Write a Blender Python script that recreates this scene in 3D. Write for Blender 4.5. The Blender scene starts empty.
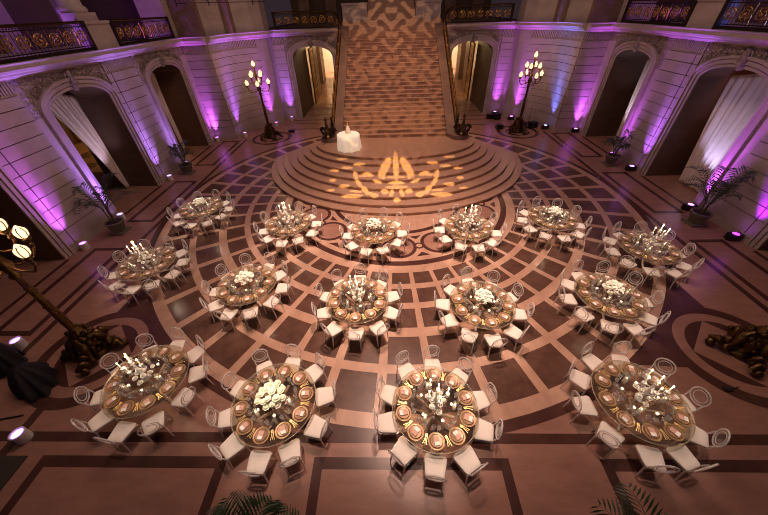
import bpy, math, random
from mathutils import Vector, Matrix, Euler
random.seed(7)
PI = math.pi
S = bpy.context.scene
COL = S.collection

# ---------------------------------------------------------------- camera
def make_camera():
    f, pitch, yaw, roll, cX, H = 303.96, 0.6831, -0.0384, -0.0375, -0.385, 7.442
    fw = Vector((math.sin(yaw)*math.cos(pitch), math.cos(yaw)*math.cos(pitch), -math.sin(pitch)))
    r = Vector((math.cos(yaw), -math.sin(yaw), 0)); u = r.cross(fw)
    r2 = r*math.cos(roll)+u*math.sin(roll); u2 = -r*math.sin(roll)+u*math.cos(roll)
    cd = bpy.data.cameras.new('camera'); co = bpy.data.objects.new('camera', cd); COL.objects.link(co)
    m = Matrix((r2, u2, -fw)).transposed().to_4x4(); m.translation = Vector((cX, 0, H))
    co.matrix_world = m
    cd.sensor_fit = 'HORIZONTAL'; cd.sensor_width = 36; cd.lens = f/768*36
    cd.shift_x = 3.5/768; cd.shift_y = -4.0/768
    cd.clip_start = .05; cd.clip_end = 200
    S.camera = co
make_camera()

# ---------------------------------------------------------------- world + exposure
w = bpy.data.worlds.new('world'); S.world = w; w.use_nodes = True
bg = w.node_tree.nodes['Background']; bg.inputs[0].default_value = (.52, .33, .42, 1); bg.inputs[1].default_value = .05
S.view_settings.view_transform = 'Standard'; S.view_settings.look = 'None'
S.view_settings.exposure = 0.0; S.view_settings.gamma = 1; S.view_settings.use_curve_mapping = False
try:
    S.cycles.use_denoising = True
    S.cycles.transparent_max_bounces = 24; S.cycles.filter_width = 1.0
    S.cycles.max_bounces = 6; S.cycles.diffuse_bounces = 3; S.cycles.glossy_bounces = 3; S.cycles.transmission_bounces = 4
    S.cycles.sample_clamp_indirect = 3; S.cycles.sample_clamp_direct = 12
    S.cycles.caustics_reflective = False; S.cycles.caustics_refractive = False
except Exception: pass

# ---------------------------------------------------------------- lights
def aim(o, tgt):
    d = Vector(tgt)-o.location; o.rotation_euler = d.to_track_quat('-Z', 'Y').to_euler()
def spot(name, loc, tgt, power, color, angle, blend=.5, radius=.05):
    l = bpy.data.lights.new(name, 'SPOT'); l.energy = power; l.color = color; l.spot_size = math.radians(angle)
    l.spot_blend = blend; l.shadow_soft_size = radius
    o = bpy.data.objects.new(name, l); COL.objects.link(o); o.location = loc; aim(o, tgt); return o
def area(name, loc, tgt, power, color, size):
    l = bpy.data.lights.new(name, 'AREA'); l.energy = power; l.color = color; l.shape = 'DISK'; l.size = size
    o = bpy.data.objects.new(name, l); COL.objects.link(o); o.location = loc; aim(o, tgt); return o
def point(name, loc, power, color, radius=.1):
    l = bpy.data.lights.new(name, 'POINT'); l.energy = power; l.color = color; l.shadow_soft_size = radius
    o = bpy.data.objects.new(name, l); COL.objects.link(o); o.location = loc; return o

a_ = area('overhead_fill', (0, 13, 20), (0, 13, 0), 1150, (1, .62, .50), 8); a_.data.specular_factor = .25  # soft fill added overhead for general light, no lamp known there
spot('floor_wash', (0, 9, 19), (0, 8.6, 0), 13500, (1, .62, .46), 50, 1.0, .6).data.specular_factor = .3
spot('stair_wash', (0, 27, 20), (0, 23, 3), 6000, (1, .50, .27), 46, 1.0, .5)
spot('platform_wash', (0, 17.5, 19), (0, 15.5, 0), 2000, (1, .58, .36), 42, 1.0, .5)
spot('pillar_wash', (-2.5, 3, 15), (-9.5, 26, 4.6), 1200, (1, .62, .50), 22, 1.0, .5)
spot('pillar_wash', (2.5, 3, 15), (9.5, 26, 4.6), 900, (1, .60, .52), 22, 1.0, .5)

TABLES = dict(l=(-6.2, 3.65, 15.8), m=(-2.98, 3.11, 13.2), n=(.55, 3.02, 13.3), o=(4.95, 3.17, 0.7), h=(-1.35, 6.12, 17.2),
              i=(2.25, 5.91, 24), g=(-4.92, 6.8, 3.8), j=(6.0, 6.2, 31.1), f=(-8.85, 7.89, 17.8), k=(8.54, 8.39, 31.1),
              a=(-8.71, 11.64, 14), b=(-4.45, 10.3, 13), c=(-.97, 9.72, 3.1), d=(2.68, 9.85, 28), e=(6.1, 10.35, 23))
PIN = dict(l=150, m=270, n=300, o=170, h=330, i=330, g=270, j=240, f=200, k=190, a=330, b=400, c=400, d=400, e=340)
for k_, (x, y, ph) in TABLES.items():
    spot('table_pin_spot', (x*.8, y-.4 if y < 5 else y+1.8, 13), (x, y, .75), PIN[k_]*12.5, (1, .80, .66), 16.5, .9, .10)

# gobo projectors: a cut pattern in front of the lamp (symmetric damask)
def gobo(name, loc, tgt, power, color, angle, shapes, edge=.01, base=0.0, radius=.012, weave=False):
    o = spot(name, loc, tgt, power, (1, 1, 1), angle, .25, radius)
    l = o.data; l.use_nodes = True; nt = l.node_tree; N = nt.nodes; N.clear()
    out = N.new('ShaderNodeOutputLight'); em = N.new('ShaderNodeEmission'); nt.links.new(em.outputs[0], out.inputs[0])
    em.inputs[0].default_value = (*color, 1)
    tc = N.new('ShaderNodeTexCoord'); sp = N.new('ShaderNodeSeparateXYZ'); nt.links.new(tc.outputs['Normal'], sp.inputs[0])
    def mth(op, a, b=None, c=None, clamp=False):
        n = N.new('ShaderNodeMath'); n.operation = op; n.use_clamp = clamp
        for i, v in enumerate((a, b, c)):
            if v is None: continue
            if isinstance(v, (int, float)): n.inputs[i].default_value = v
            else: nt.links.new(v, n.inputs[i])
        return n.outputs[0]
    u = mth('ABSOLUTE', mth('DIVIDE', sp.outputs[0], sp.outputs[2]))
    vv = mth('ABSOLUTE', sp.outputs[2]); v = mth('DIVIDE', sp.outputs[1], vv)
    if GOBO_FLIP: v = mth('MULTIPLY', v, -1)
    acc = None
    for sh in shapes:
        kind, cu, cv, a, b, ang, wd = sh
        du = mth('SUBTRACT', u, cu); dv = mth('SUBTRACT', v, cv)
        ca, sa = math.cos(ang), math.sin(ang)
        p = mth('DIVIDE', mth('ADD', mth('MULTIPLY', du, ca), mth('MULTIPLY', dv, sa)), a)
        q = mth('DIVIDE', mth('SUBTRACT', mth('MULTIPLY', dv, ca), mth('MULTIPLY', du, sa)), b)
        d = mth('SQRT', mth('ADD', mth('MULTIPLY', p, p), mth('MULTIPLY', q, q)))
        if kind == 'ring': d = mth('DIVIDE', mth('ABSOLUTE', mth('SUBTRACT', d, 1)), wd)
        m = mth('MULTIPLY', mth('SUBTRACT', 1, d), 4 if kind != 'ring' else 2, clamp=True)
        acc = m if acc is None else mth('MAXIMUM', acc, m)
    if weave:   # woven damask scrolls, mirrored about the centre line
        f1 = mth('SINE', mth('ADD', mth('MULTIPLY', u, 210), mth('MULTIPLY', mth('SINE', mth('MULTIPLY', v, 150)), 1.9)))
        f2 = mth('COSINE', mth('ADD', mth('MULTIPLY', v, 290), mth('MULTIPLY', mth('COSINE', mth('MULTIPLY', u, 150)), 2.1)))
        f3 = mth('SINE', mth('MULTIPLY', v, 75))
        f = mth('ADD', mth('ADD', f1, f2), mth('MULTIPLY', f3, .5))
        acc = mth('MAXIMUM', mth('MULTIPLY', mth('ADD', f, -.05), 2.2, clamp=True), mth('MULTIPLY', acc, .9))
    s_ = mth('ADD', mth('MULTIPLY', acc, 1-base), base)
    nt.links.new(s_, em.inputs[1])
    return o
GOBO_FLIP = False
GL = Vector((0, -1, 11.5)); GT = Vector((0, 16, 1.0))
def guv(p, loc=GL, tgt=GT):
    d = (tgt-loc).normalized(); q = d.to_track_quat('-Z', 'Y').to_matrix(); v = q.transposed() @ (Vector(p)-loc)
    return v.x/-v.z, v.y/-v.z
def gshape(kind, X, Y, Z, rx, ry, ang=0, wd=.1, **kw):
    """ellipse on the steps: centre X,Y,Z, half sizes rx across, ry along Y, in metres"""
    u, v = guv((X, Y, Z), **kw); u2, _ = guv((X+rx, Y, Z), **kw); _, v2 = guv((X, Y+ry, Z+ry*kw.get('s', 0) if False else Z), **kw)
    return (kind, u, v, abs(u2-u), abs(v2-v), ang, wd)
zp = lambda Y: max(0, min(1.2, (Y-11.85)*.31))
plat = []
for X, Y, rx, ry, ang in [(0.0, 15.35, 0.17, 1.5, 0), (.58, 15.05, .25, 1.0, .45), (.66, 14.3, .13, .2, 0), (1.08, 13.08, .22, .19, 0), (0, 14.28, .6, .12, 0), (0, 13.88, .46, .13, 0), (0, 13.58, .64, .14, 0),
        (.25, 13.2, .13, .28, .3), (.58, 13.3, .22, .18, .3), (1.42, 14.5, .33, .17, .2), (1.62, 14.42, .38, .1, 0), (2.05, 14.43, .14, .4, -.2), (1.86, 13.9, .13, .37, -.5), (1.55, 13.47, .15, .3, -.6), (1.3, 13.2, .26, .13, 0),
        (2.14, 13.08, .6, .14, 0), (1.99, 13.38, .36, .1, .1), (2.54, 15.06, .34, .13, 0), (3.2, 14.9, .28, .12, .1), (2.57, 13.77, .32, .12, 0), (1.9, 15.32, .36, .11, 0), (2.85, 15.8, .35, .16, 0), (3.2, 14.2, .2, .14, 0), (3.25, 13.5, .25, .1, 0), (.0, 12.75, .2, .16, 0), (.95, 14.0, .3, .1, .4)]:
    u, v = guv((X, Y, zp(Y))); u2, _ = guv((X+rx, Y, zp(Y))); _, v2 = guv((X, Y+ry, zp(Y+ry))); _, v3 = guv((X, Y-ry, zp(Y-ry)))
    plat.append(('dot', u, (v2+v3)/2, abs(u2-u), abs(v2-v3)/2, ang, .1))
gobo('gobo_projector', GL, GT, 38000, (1, .62, .20), 26, plat)
GT2 = Vector((0, 23, 3.5)); GL2 = Vector((0, -8, 8.5))
st = []
for sh in [('dot', 0, 20.6, .32, .75), ('ring', 0, 20.4, 1.15, 1.0, 0, .14), ('ring', 2.0, 20.2, .85, .9, 0, .2), ('dot', 2.0, 20.2, .3, .3), ('dot', 0, 22.3, .8, .35), ('dot', .0, 23.6, .28, 1.0),
           ('ring', 1.1, 23.0, .75, .8, .3, .2), ('ring', 2.3, 22.4, .5, .9, 0, .25), ('ring', 0, 25.2, 1.3, 1.0, 0, .14), ('dot', 0, 25.4, .45, .5), ('ring', 2.1, 25.0, .8, 1.0, .2, .2), ('dot', 2.1, 25.0, .3, .35),
           ('dot', 0, 27.0, .6, .35), ('ring', 1.2, 27.4, .8, .8, 0, .2), ('dot', 2.6, 27.2, .35, .7), ('dot', 1.2, 21.6, .35, .3, .5), ('dot', .9, 19.3, .5, .25), ('dot', 2.5, 19.1, .4, .25), ('ring', 0, 29.0, 1.5, .9, 0, .15), ('dot', 1.4, 24.4, .3, .25), ('dot', 2.9, 23.8, .2, .4)]:
    kind, X, Y, rx, ry = sh[:5]; ang = sh[5] if len(sh) > 5 else 0; wd = sh[6] if len(sh) > 6 else .1
    Z = 1.2+(Y-18.9)*.538
    u, v = guv((X, Y, Z), loc=GL2, tgt=GT2); u2, _ = guv((X+rx, Y, Z), loc=GL2, tgt=GT2); _, v2 = guv((X, Y+ry, Z+ry*.538), loc=GL2, tgt=GT2)
    st.append((kind, u, v, abs(u2-u), abs(v2-v), ang, wd))
gobo('gobo_projector', GL2, GT2, 10500, (1, .52, .25), 19, st[:4], base=.06, weave=True)

# ---------------------------------------------------------------- materials
M = {}
def mat(name, col, rough=.5, metal=0, emis=None, estr=0, noise=None, bump=None, trans=None, spec=.5):
    m = bpy.data.materials.new(name); m.use_nodes = True; nt = m.node_tree; b = nt.nodes['Principled BSDF']
    b.inputs['Base Color'].default_value = (*col, 1); b.inputs['Roughness'].default_value = rough; b.inputs['Metallic'].default_value = metal
    b.inputs['Specular IOR Level'].default_value = spec
    tc = nt.nodes.new('ShaderNodeTexCoord')
    if noise:
        sc, amt, stretch = noise
        mp = nt.nodes.new('ShaderNodeMapping'); mp.inputs['Scale'].default_value = stretch
        nt.links.new(tc.outputs['Object'], mp.inputs[0])
        n = nt.nodes.new('ShaderNodeTexNoise'); n.inputs['Scale'].default_value = sc; n.inputs['Detail'].default_value = 6; n.inputs['Roughness'].default_value = .65
        nt.links.new(mp.outputs[0], n.inputs[0])
        r = nt.nodes.new('ShaderNodeValToRGB'); r.color_ramp.elements[0].position = .3; r.color_ramp.elements[1].position = .7
        r.color_ramp.elements[0].color = (*[c*(1-amt) for c in col], 1); r.color_ramp.elements[1].color = (*[min(1, c*(1+amt)) for c in col], 1)
        nt.links.new(n.outputs[0], r.inputs[0]); nt.links.new(r.outputs[0], b.inputs['Base Color'])
    if bump:
        sc, st_, dist = bump
        n = nt.nodes.new('ShaderNodeTexNoise'); n.inputs['Scale'].default_value = sc; n.inputs['Detail'].default_value = 3
        nt.links.new(tc.outputs['Object'], n.inputs[0])
        bp = nt.nodes.new('ShaderNodeBump'); bp.inputs['Strength'].default_value = st_; bp.inputs['Distance'].default_value = dist
        nt.links.new(n.outputs[0], bp.inputs['Height']); nt.links.new(bp.outputs[0], b.inputs['Normal'])
    if emis: b.inputs['Emission Color'].default_value = (*emis, 1); b.inputs['Emission Strength'].default_value = estr
    M[name] = m; return m
def clear(name, tint, lo, gain, rough=.04, body=0.0, bodycol=(1, 1, 1)):
    m = bpy.data.materials.new(name); m.use_nodes = True; nt = m.node_tree; N = nt.nodes; N.clear()
    out = N.new('ShaderNodeOutputMaterial'); mx = N.new('ShaderNodeMixShader'); t = N.new('ShaderNodeBsdfTransparent'); g = N.new('ShaderNodeBsdfGlossy')
    t.inputs[0].default_value = (*tint, 1); g.inputs['Roughness'].default_value = rough; g.inputs[0].default_value = (1, 1, 1, 1)
    lw = N.new('ShaderNodeLayerWeight'); lw.inputs[0].default_value = .5; fr = N.new('ShaderNodeMath'); fr.operation = 'POWER'; fr.inputs[1].default_value = 3.0; nt.links.new(lw.outputs['Facing'], fr.inputs[0])
    ma = N.new('ShaderNodeMath'); ma.operation = 'MULTIPLY_ADD'; ma.use_clamp = True; ma.inputs[1].default_value = gain; ma.inputs[2].default_value = lo
    nt.links.new(fr.outputs[0], ma.inputs[0]); nt.links.new(ma.outputs[0], mx.inputs[0]); nt.links.new(t.outputs[0], mx.inputs[1]); nt.links.new(g.outputs[0], mx.inputs[2])
    last = mx
    if body:
        d = N.new('ShaderNodeBsdfDiffuse'); d.inputs[0].default_value = (*bodycol, 1); m2 = N.new('ShaderNodeMixShader'); m2.inputs[0].default_value = body
        nt.links.new(mx.outputs[0], m2.inputs[1]); nt.links.new(d.outputs[0], m2.inputs[2]); last = m2
    nt.links.new(last.outputs[0], out.inputs[0]); M[name] = m; return m

mat('field_marble', (.37, .20, .155), .26, spec=.35, noise=(1.3, .17, (1, 3, 1)))
mat('light_marble', (.55, .345, .255), .24, spec=.4, noise=(1.6, .15, (2, 1, 1)))
mat('cell_marble', (.125, .064, .047), .25, spec=.35, noise=(2.2, .30, (1, 1, 1)))
mat('dark_marble', (.085, .036, .030), .26, spec=.3, noise=(2.0, .2, (1, 1, 1)))
mat('step_marble', (.47, .29, .21), .38, noise=(1.5, .12, (1, 3, 1)))
mat('stone', (.46, .38, .36), .65, noise=(1.1, .13, (1, 1, 2)), bump=(30, .12, .01))
mat('groove', (.10, .07, .07), .8)
mat('carved_stone', (.36, .29, .275), .65, noise=(8, .38, (1, 1, 1)), bump=(9, 1.0, .14))
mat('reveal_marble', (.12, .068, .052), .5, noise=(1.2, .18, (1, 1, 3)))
mat('brown_marble', (.22, .14, .11), .45, noise=(1.4, .2, (1, 1, 2)))
mat('bronze', (.13, .075, .028), .34, 1, noise=(14, .5, (1, 1, 1)))
mat('dark_bronze', (.045, .028, .018), .42, .7)
mat('gilt', (.55, .34, .10), .32, 1, noise=(10, .3, (1, 1, 1)))
mat('gold', (.90, .66, .28), .35, .75)
mat('charger_gold', (.40, .235, .115), .35, .3)
mat('plate_rim', (.36, .205, .12), .3, .2)
mat('plate_edge', (.12, .06, .035), .3, .2)
mat('napkin', (.60, .35, .275), .8)
mat('card', (.85, .80, .76), .6)
mat('cushion', (.88, .78, .70), .85, noise=(5, .05, (1, 1, 1)))
mat('mirror_top', (.23, .145, .09), .14, .3, spec=.7)
mat('rim_gold', (.62, .45, .20), .3, .8)
mat('leg_wood', (.50, .30, .22), .5)
mat('ivory', (.88, .80, .68), .5)
mat('petal', (.93, .88, .76), .7)
mat('petal_green', (.90, .92, .70), .7)
mat('flower_eye', (.75, .52, .10), .7)
mat('leaf', (.05, .10, .03), .5)
mat('palm_leaf', (.030, .060, .022), .45)
mat('stem_brown', (.10, .07, .03), .7)
mat('soil', (.03, .02, .015), .9)
mat('pot_stone', (.16, .14, .11), .6, noise=(6, .2, (1, 1, 1)))
mat('black_cloth', (.010, .008, .014), .75)
mat('black_metal', (.012, .011, .013), .4)
mat('mat_rubber', (.05, .04, .035), .6)
mat('white_plastic', (.80, .78, .80), .4)
mat('flame', (1, .6, .2), .5, emis=(1, .62, .28), estr=22)
mat('globe', (1, .85, .6), .4, emis=(1, .60, .32), estr=2.1)
mat('wax', (.93, .85, .70), .5, emis=(1, .7, .4), estr=.25)
mat('amber_wall', (.55, .36, .12), .5)
mat('curtain', (.80, .70, .66), .8)
mat('self_lit_linen', (.92, .82, .70), .7, emis=(1, .80, .60), estr=.35)  # emission put into the cloth so it looks brightly lit
mat('upper_dark', (.10, .065, .05), .7)
clear('acrylic', (.985, .97, .97), .02, .6, .15, .05, (1, .93, .9))
clear('acrylic_edge', (.97, .95, .95), .08, .8, .28, .38, (1, .94, .92))
clear('glass', (1, 1, 1), .10, .7, .18, .10, (1, .97, .92))
clear('table_glass', (.87, .82, .77), .02, .7, .03, .015, (.8, .7, .6))
clear('glass_edge', (.88, .82, .72), .1, .9, .1, .28, (.75, .66, .5))
clear('crystal', (.97, .97, .97), .15, .8, .2, .78, (1, .97, .93))

# ---------------------------------------------------------------- mesh helper
class MB:
    def __init__(s): s.v = []; s.f = []; s.m = []; s.sm = []
    def add(s, vs, fs, mi=0, smooth=False):
        o = len(s.v); s.v += [tuple(p) for p in vs]
        for f in fs: s.f.append([i+o for i in f]); s.m.append(mi); s.sm.append(smooth)
    def box(s, x0, x1, y0, y1, z0, z1, mi=0):
        s.add([(x0, y0, z0), (x1, y0, z0), (x1, y1, z0), (x0, y1, z0), (x0, y0, z1), (x1, y0, z1), (x1, y1, z1), (x0, y1, z1)],
              [(0, 3, 2, 1), (4, 5, 6, 7), (0, 1, 5, 4), (1, 2, 6, 5), (2, 3, 7, 6), (3, 0, 4, 7)], mi)
    def poly(s, pts, z, mi=0): s.add([(p[0], p[1], z) for p in pts], [list(range(len(pts)))], mi)
    def prism(s, pts, z0, z1, mi=0, smooth=False):
        n = len(pts)
        s.add([(p[0], p[1], z0) for p in pts]+[(p[0], p[1], z1) for p in pts], [list(range(n))[::-1], list(range(n, 2*n))], mi)
        s.add([(p[0], p[1], z0) for p in pts]+[(p[0], p[1], z1) for p in pts], [(i, (i+1) % n, n+(i+1) % n, n+i) for i in range(n)], mi, smooth)
    def sector(s, c, r0, r1, a0, a1, z, mi=0, seg=None):
        seg = seg or max(1, int(abs(a1-a0)/(PI/60)+.99)); vs = []
        for i in range(seg+1):
            a = a0+(a1-a0)*i/seg
            vs += [(c[0]+r0*math.cos(a), c[1]+r0*math.sin(a), z), (c[0]+r1*math.cos(a), c[1]+r1*math.sin(a), z)]
        s.add(vs, [(2*i, 2*i+1, 2*i+3, 2*i+2) for i in range(seg)], mi)
    def disc(s, c, r, z, mi=0, n=32): s.poly([(c[0]+r*math.cos(2*PI*i/n), c[1]+r*math.sin(2*PI*i/n)) for i in range(n)], z, mi)
    def lathe(s, prof, c=(0, 0, 0), n=16, mi=0, caps=True, axis=None):
        vs = []; fs = []; k = len(prof)
        for j in range(n):
            a = 2*PI*j/n
            for r, z in prof: vs.append((c[0]+r*math.cos(a), c[1]+r*math.sin(a), c[2]+z))
        for j in range(n):
            j2 = (j+1) % n
            for i in range(k-1): fs.append((j*k+i, j2*k+i, j2*k+i+1, j*k+i+1))
        s.add(vs, fs, mi, True)
        if caps:
            for i in (0, k-1):
                if prof[i][0] > 1e-4: s.add([vs[j*k+i] for j in range(n)], [list(range(n))], mi)
    def tube(s, pts, r, n=6, mi=0, closed=False, caps=True):
        pts = [Vector(p) for p in pts]; k = len(pts); vs = []; fs = []
        rr = r if isinstance(r, (list, tuple)) else [r]*k
        up = None
        for i, p in enumerate(pts):
            if closed: t = pts[(i+1) % k]-pts[i-1]
            else: t = pts[min(i+1, k-1)]-pts[max(i-1, 0)]
            if t.length < 1e-9: t = Vector((0, 0, 1))
            t.normalize()
            if up is None:
                up = Vector((0, 0, 1)) if abs(t.z) < .9 else Vector((1, 0, 0))
            a = t.cross(up)
            if a.length < 1e-4: a = t.cross(Vector((0, 1, 0)))
            a.normalize(); b = a.cross(t); up = b
            for j in range(n):
                an = 2*PI*j/n; vs.append(p+(a*math.cos(an)+b*math.sin(an))*rr[i])
        for i in range(k if closed else k-1):
            i2 = (i+1) % k
            for j in range(n): fs.append((i*n+j, i*n+(j+1) % n, i2*n+(j+1) % n, i2*n+j))
        s.add(vs, fs, mi, n > 4)
        if caps and not closed: s.add(vs[:n], [list(range(n))[::-1]], mi); s.add(vs[-n:], [list(range(n))], mi)
    def ball(s, c, r, n=8, mi=0, sz=1, sx=1, sy=1):
        vs = []; fs = []; h = n//2
        for i in range(h+1):
            ph = PI*i/h
            for j in range(n):
                a = 2*PI*j/n; vs.append((c[0]+r*sx*math.sin(ph)*math.cos(a), c[1]+r*sy*math.sin(ph)*math.sin(a), c[2]+r*sz*math.cos(ph)))
        for i in range(h):
            for j in range(n): fs.append((i*n+j, (i+1)*n+j, (i+1)*n+(j+1) % n, i*n+(j+1) % n))
        s.add(vs, fs, mi, True)
    def extr(s, p0, p1, nrm, prof, mi=0, ext=0):
        """closed profile [(d,z)] swept from p0 to p1 (2D), d measured along nrm"""
        p0 = Vector(p0); p1 = Vector(p1); t = (p1-p0).normalized(); p0 = p0-t*ext; p1 = p1+t*ext; n = Vector(nrm); k = len(prof)
        vs = [(p0.x+n.x*d, p0.y+n.y*d, z) for d, z in prof]+[(p1.x+n.x*d, p1.y+n.y*d, z) for d, z in prof]
        s.add(vs, [(i, (i+1) % k, k+(i+1) % k, k+i) for i in range(k)]+[list(range(k))[::-1], list(range(k, 2*k))], mi)
    def build(s, name, mats, parent=None, loc=None):
        me = bpy.data.meshes.new(name); me.from_pydata(s.v, [], s.f)
        if isinstance(mats, str): mats = [mats]
        for m in mats: me.materials.append(M[m])
        me.polygons.foreach_set('material_index', s.m); me.polygons.foreach_set('use_smooth', s.sm); me.update()
        import bmesh
        bm = bmesh.new(); bm.from_mesh(me); bmesh.ops.recalc_face_normals(bm, faces=bm.faces); bm.to_mesh(me); bm.free()
        o = bpy.data.objects.new(name, me); COL.objects.link(o)
        if parent: o.parent = parent
        if loc: o.location = loc
        return o
def tag(o, label, cat, group=None, kind=None):
    if label: o['label'] = label
    if cat: o['category'] = cat
    if group: o['group'] = group
    if kind: o['kind'] = kind
    return o
def struct(o, label, cat='wall'): return tag(o, label, cat, None, 'structure')
def empty(name, loc=(0, 0, 0), rz=0):
    o = bpy.data.objects.new(name, None); COL.objects.link(o); o.location = loc; o.rotation_euler = (0, 0, rz); o.empty_display_size = .1; return o
def dup(o, loc=None, rz=None, parent=None):
    c = o.copy(); COL.objects.link(c)
    if parent is not None: c.parent = parent
    if loc is not None: c.location = loc
    if rz is not None: c.rotation_euler = (0, 0, rz)
    for ch in KIDS.get(o.name, []): dup(ch, parent=c)
    return c
KIDS = {}
def freeze():
    KIDS.clear()
    for o in COL.objects:
        if o.parent: KIDS.setdefault(o.parent.name, []).append(o)

# ---------------------------------------------------------------- floor
C = (0, 13.6)
def make_floor():
    b = MB(); Z1, Z2, Z3, Z4 = .002, .004, .006, .008
    b.box(-30, 30, -6, 54, -.3, 0, 0)
    rect = lambda x0, x1, y0, y1, z, mi: b.poly([(x0, y0), (x1, y0), (x1, y1), (x0, y1)], z, mi)
    b.disc(C, 10.8, Z1, 1, 160)
    b.sector(C, 10.8, 11.05, 0, 2*PI, Z2, 2)
    for r0, r1 in [(5.58, 6.14), (6.38, 7.0), (7.25, 7.98), (8.30, 9.18), (9.44, 10.45)]:
        for k in range(48):
            a = math.radians(-90+7.5*k); h = math.radians(3.02)
            b.sector(C, r0, r1, a-h, a+h, Z2, 3, 3)
    b.disc(C, 5.2, Z2, 2, 128); b.disc(C, 4.95, Z3, 1, 128); b.sector(C, 3.0, 3.2, 0, 2*PI, Z4, 2)
    for k in range(16):
        a = math.radians(-90+22.5*k); p = (C[0]+4.08*math.cos(a), C[1]+4.08*math.sin(a))
        b.disc(p, .70, Z4, 2, 36); b.disc(p, .56, Z4+.002, 0, 36)
        a += math.radians(11.25); p = (C[0]+4.08*math.cos(a), C[1]+4.08*math.sin(a)); b.disc(p, .20, Z4+.001, 2, 16); b.disc(p, .12, Z4+.003, 1, 16)
        for rr, dr in ((3.42, .22), (4.72, -.24)):
            h = .06 if rr > 4 else .075
            b.poly([(C[0]+rr*math.cos(a-h), C[1]+rr*math.sin(a-h)), (C[0]+rr*math.cos(a+h), C[1]+rr*math.sin(a+h)), (C[0]+(rr+dr)*math.cos(a), C[1]+(rr+dr)*math.sin(a))], Z4, 2)
    for s in (-1, 1):
        rect(*sorted((s*10.87, s*11.06)), 2.54, 22.9, Z1, 2)
        def frame(x0, x1, y0, y1, t=.19):
            rect(x0, x1, y0, y0+t, Z1, 2); rect(x0, x1, y1-t, y1, Z1, 2); rect(x0, x0+t, y0+t, y1-t, Z1, 2); rect(x1-t, x1, y0+t, y1-t, Z1, 2)
        for y0, y1 in ((5.4, 9.74), (11.68, 15.95), (18.1, 22.6)):
            frame(*sorted((s*11.3, s*12.6)), y0, y1)
        for y0, y1 in ((5.9, 9.0), (12.3, 15.4), (18.5, 21.7)): rect(*sorted((s*13.05, s*13.2)), y0, y1, Z1, 2)
        c = (s*8.75, 4.8)
        b.sector(c, 1.28, 1.58, 0, 2*PI, .005, 2); b.disc(c, 1.0, Z2, 2, 48)
        b.poly([(c[0]+1.0*math.cos(PI/2*i), c[1]+1.0*math.sin(PI/2*i)) for i in range(4)], Z3, 0)
        # dark wedge between main ring and corner circle
        ax = math.atan2(c[1]-C[1], c[0]-C[0]); bx = ax+PI
        for sg in (1, -1):
            P1 = [(C[0]+11.01*math.cos(ax+sg*.20*q), C[1]+11.01*math.sin(ax+sg*.20*q)) for q in (0, .25, .5, .75, 1)]
            P2 = [(c[0]+1.38*math.cos(bx-sg*1.15*q), c[1]+1.38*math.sin(bx-sg*1.15*q)) for q in (0, .25, .5, .75, 1)]
            for i in range(4): b.poly([P1[i], P1[i+1], P2[i+1], P2[i]], Z1, 2)
        c = (s*9.1, 23.05)
        b.sector(c, 1.22, 1.45, 0, 2*PI, Z2, 2); b.disc(c, .85, Z2, 2, 40)
        b.poly([(c[0]+.85*math.cos(PI/2*i+PI/4*0), c[1]+.85*math.sin(PI/2*i)) for i in range(4)], Z3, 0)
        for y in (24.95, 26.4, 27.4): rect(*sorted((s*4.0, s*(8.9 if y > 25 else 7.9))), y, y+.13, Z1, 2)
        for y in range(29, 45, 2): rect(*sorted((s*4.7, s*7.7)), y, y+.1, Z1, 2)
        for k in range(9):
            for j in range(4): rect(*sorted((s*(16.2+j*1.5), s*(17.3+j*1.5))), 3+k*2.4, 4.5+k*2.4, Z1, 3)
    rect(-11.0, 11.0, 2.54, 2.75, Z1, 2)
    for x0, x1 in ((-8.05, -3.92), (-2.05, 2.05), (3.92, 8.05)):
        t = .2; rect(x0, x1, 2.05, 2.27, Z1, 2); rect(x0, x0+t, -1.5, 2.05, Z1, 2); rect(x1-t, x1, -1.5, 2.05, Z1, 2)
    for s in (-1, 1): rect(*sorted((s*8.9, s*9.12)), 2.0, 3.3, Z1, 2)
    return struct(b.build('floor', ['field_marble', 'light_marble', 'dark_marble', 'cell_marble']), 'polished pink marble floor inlaid with dark rings and radial panels', 'floor')
make_floor()

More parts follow.
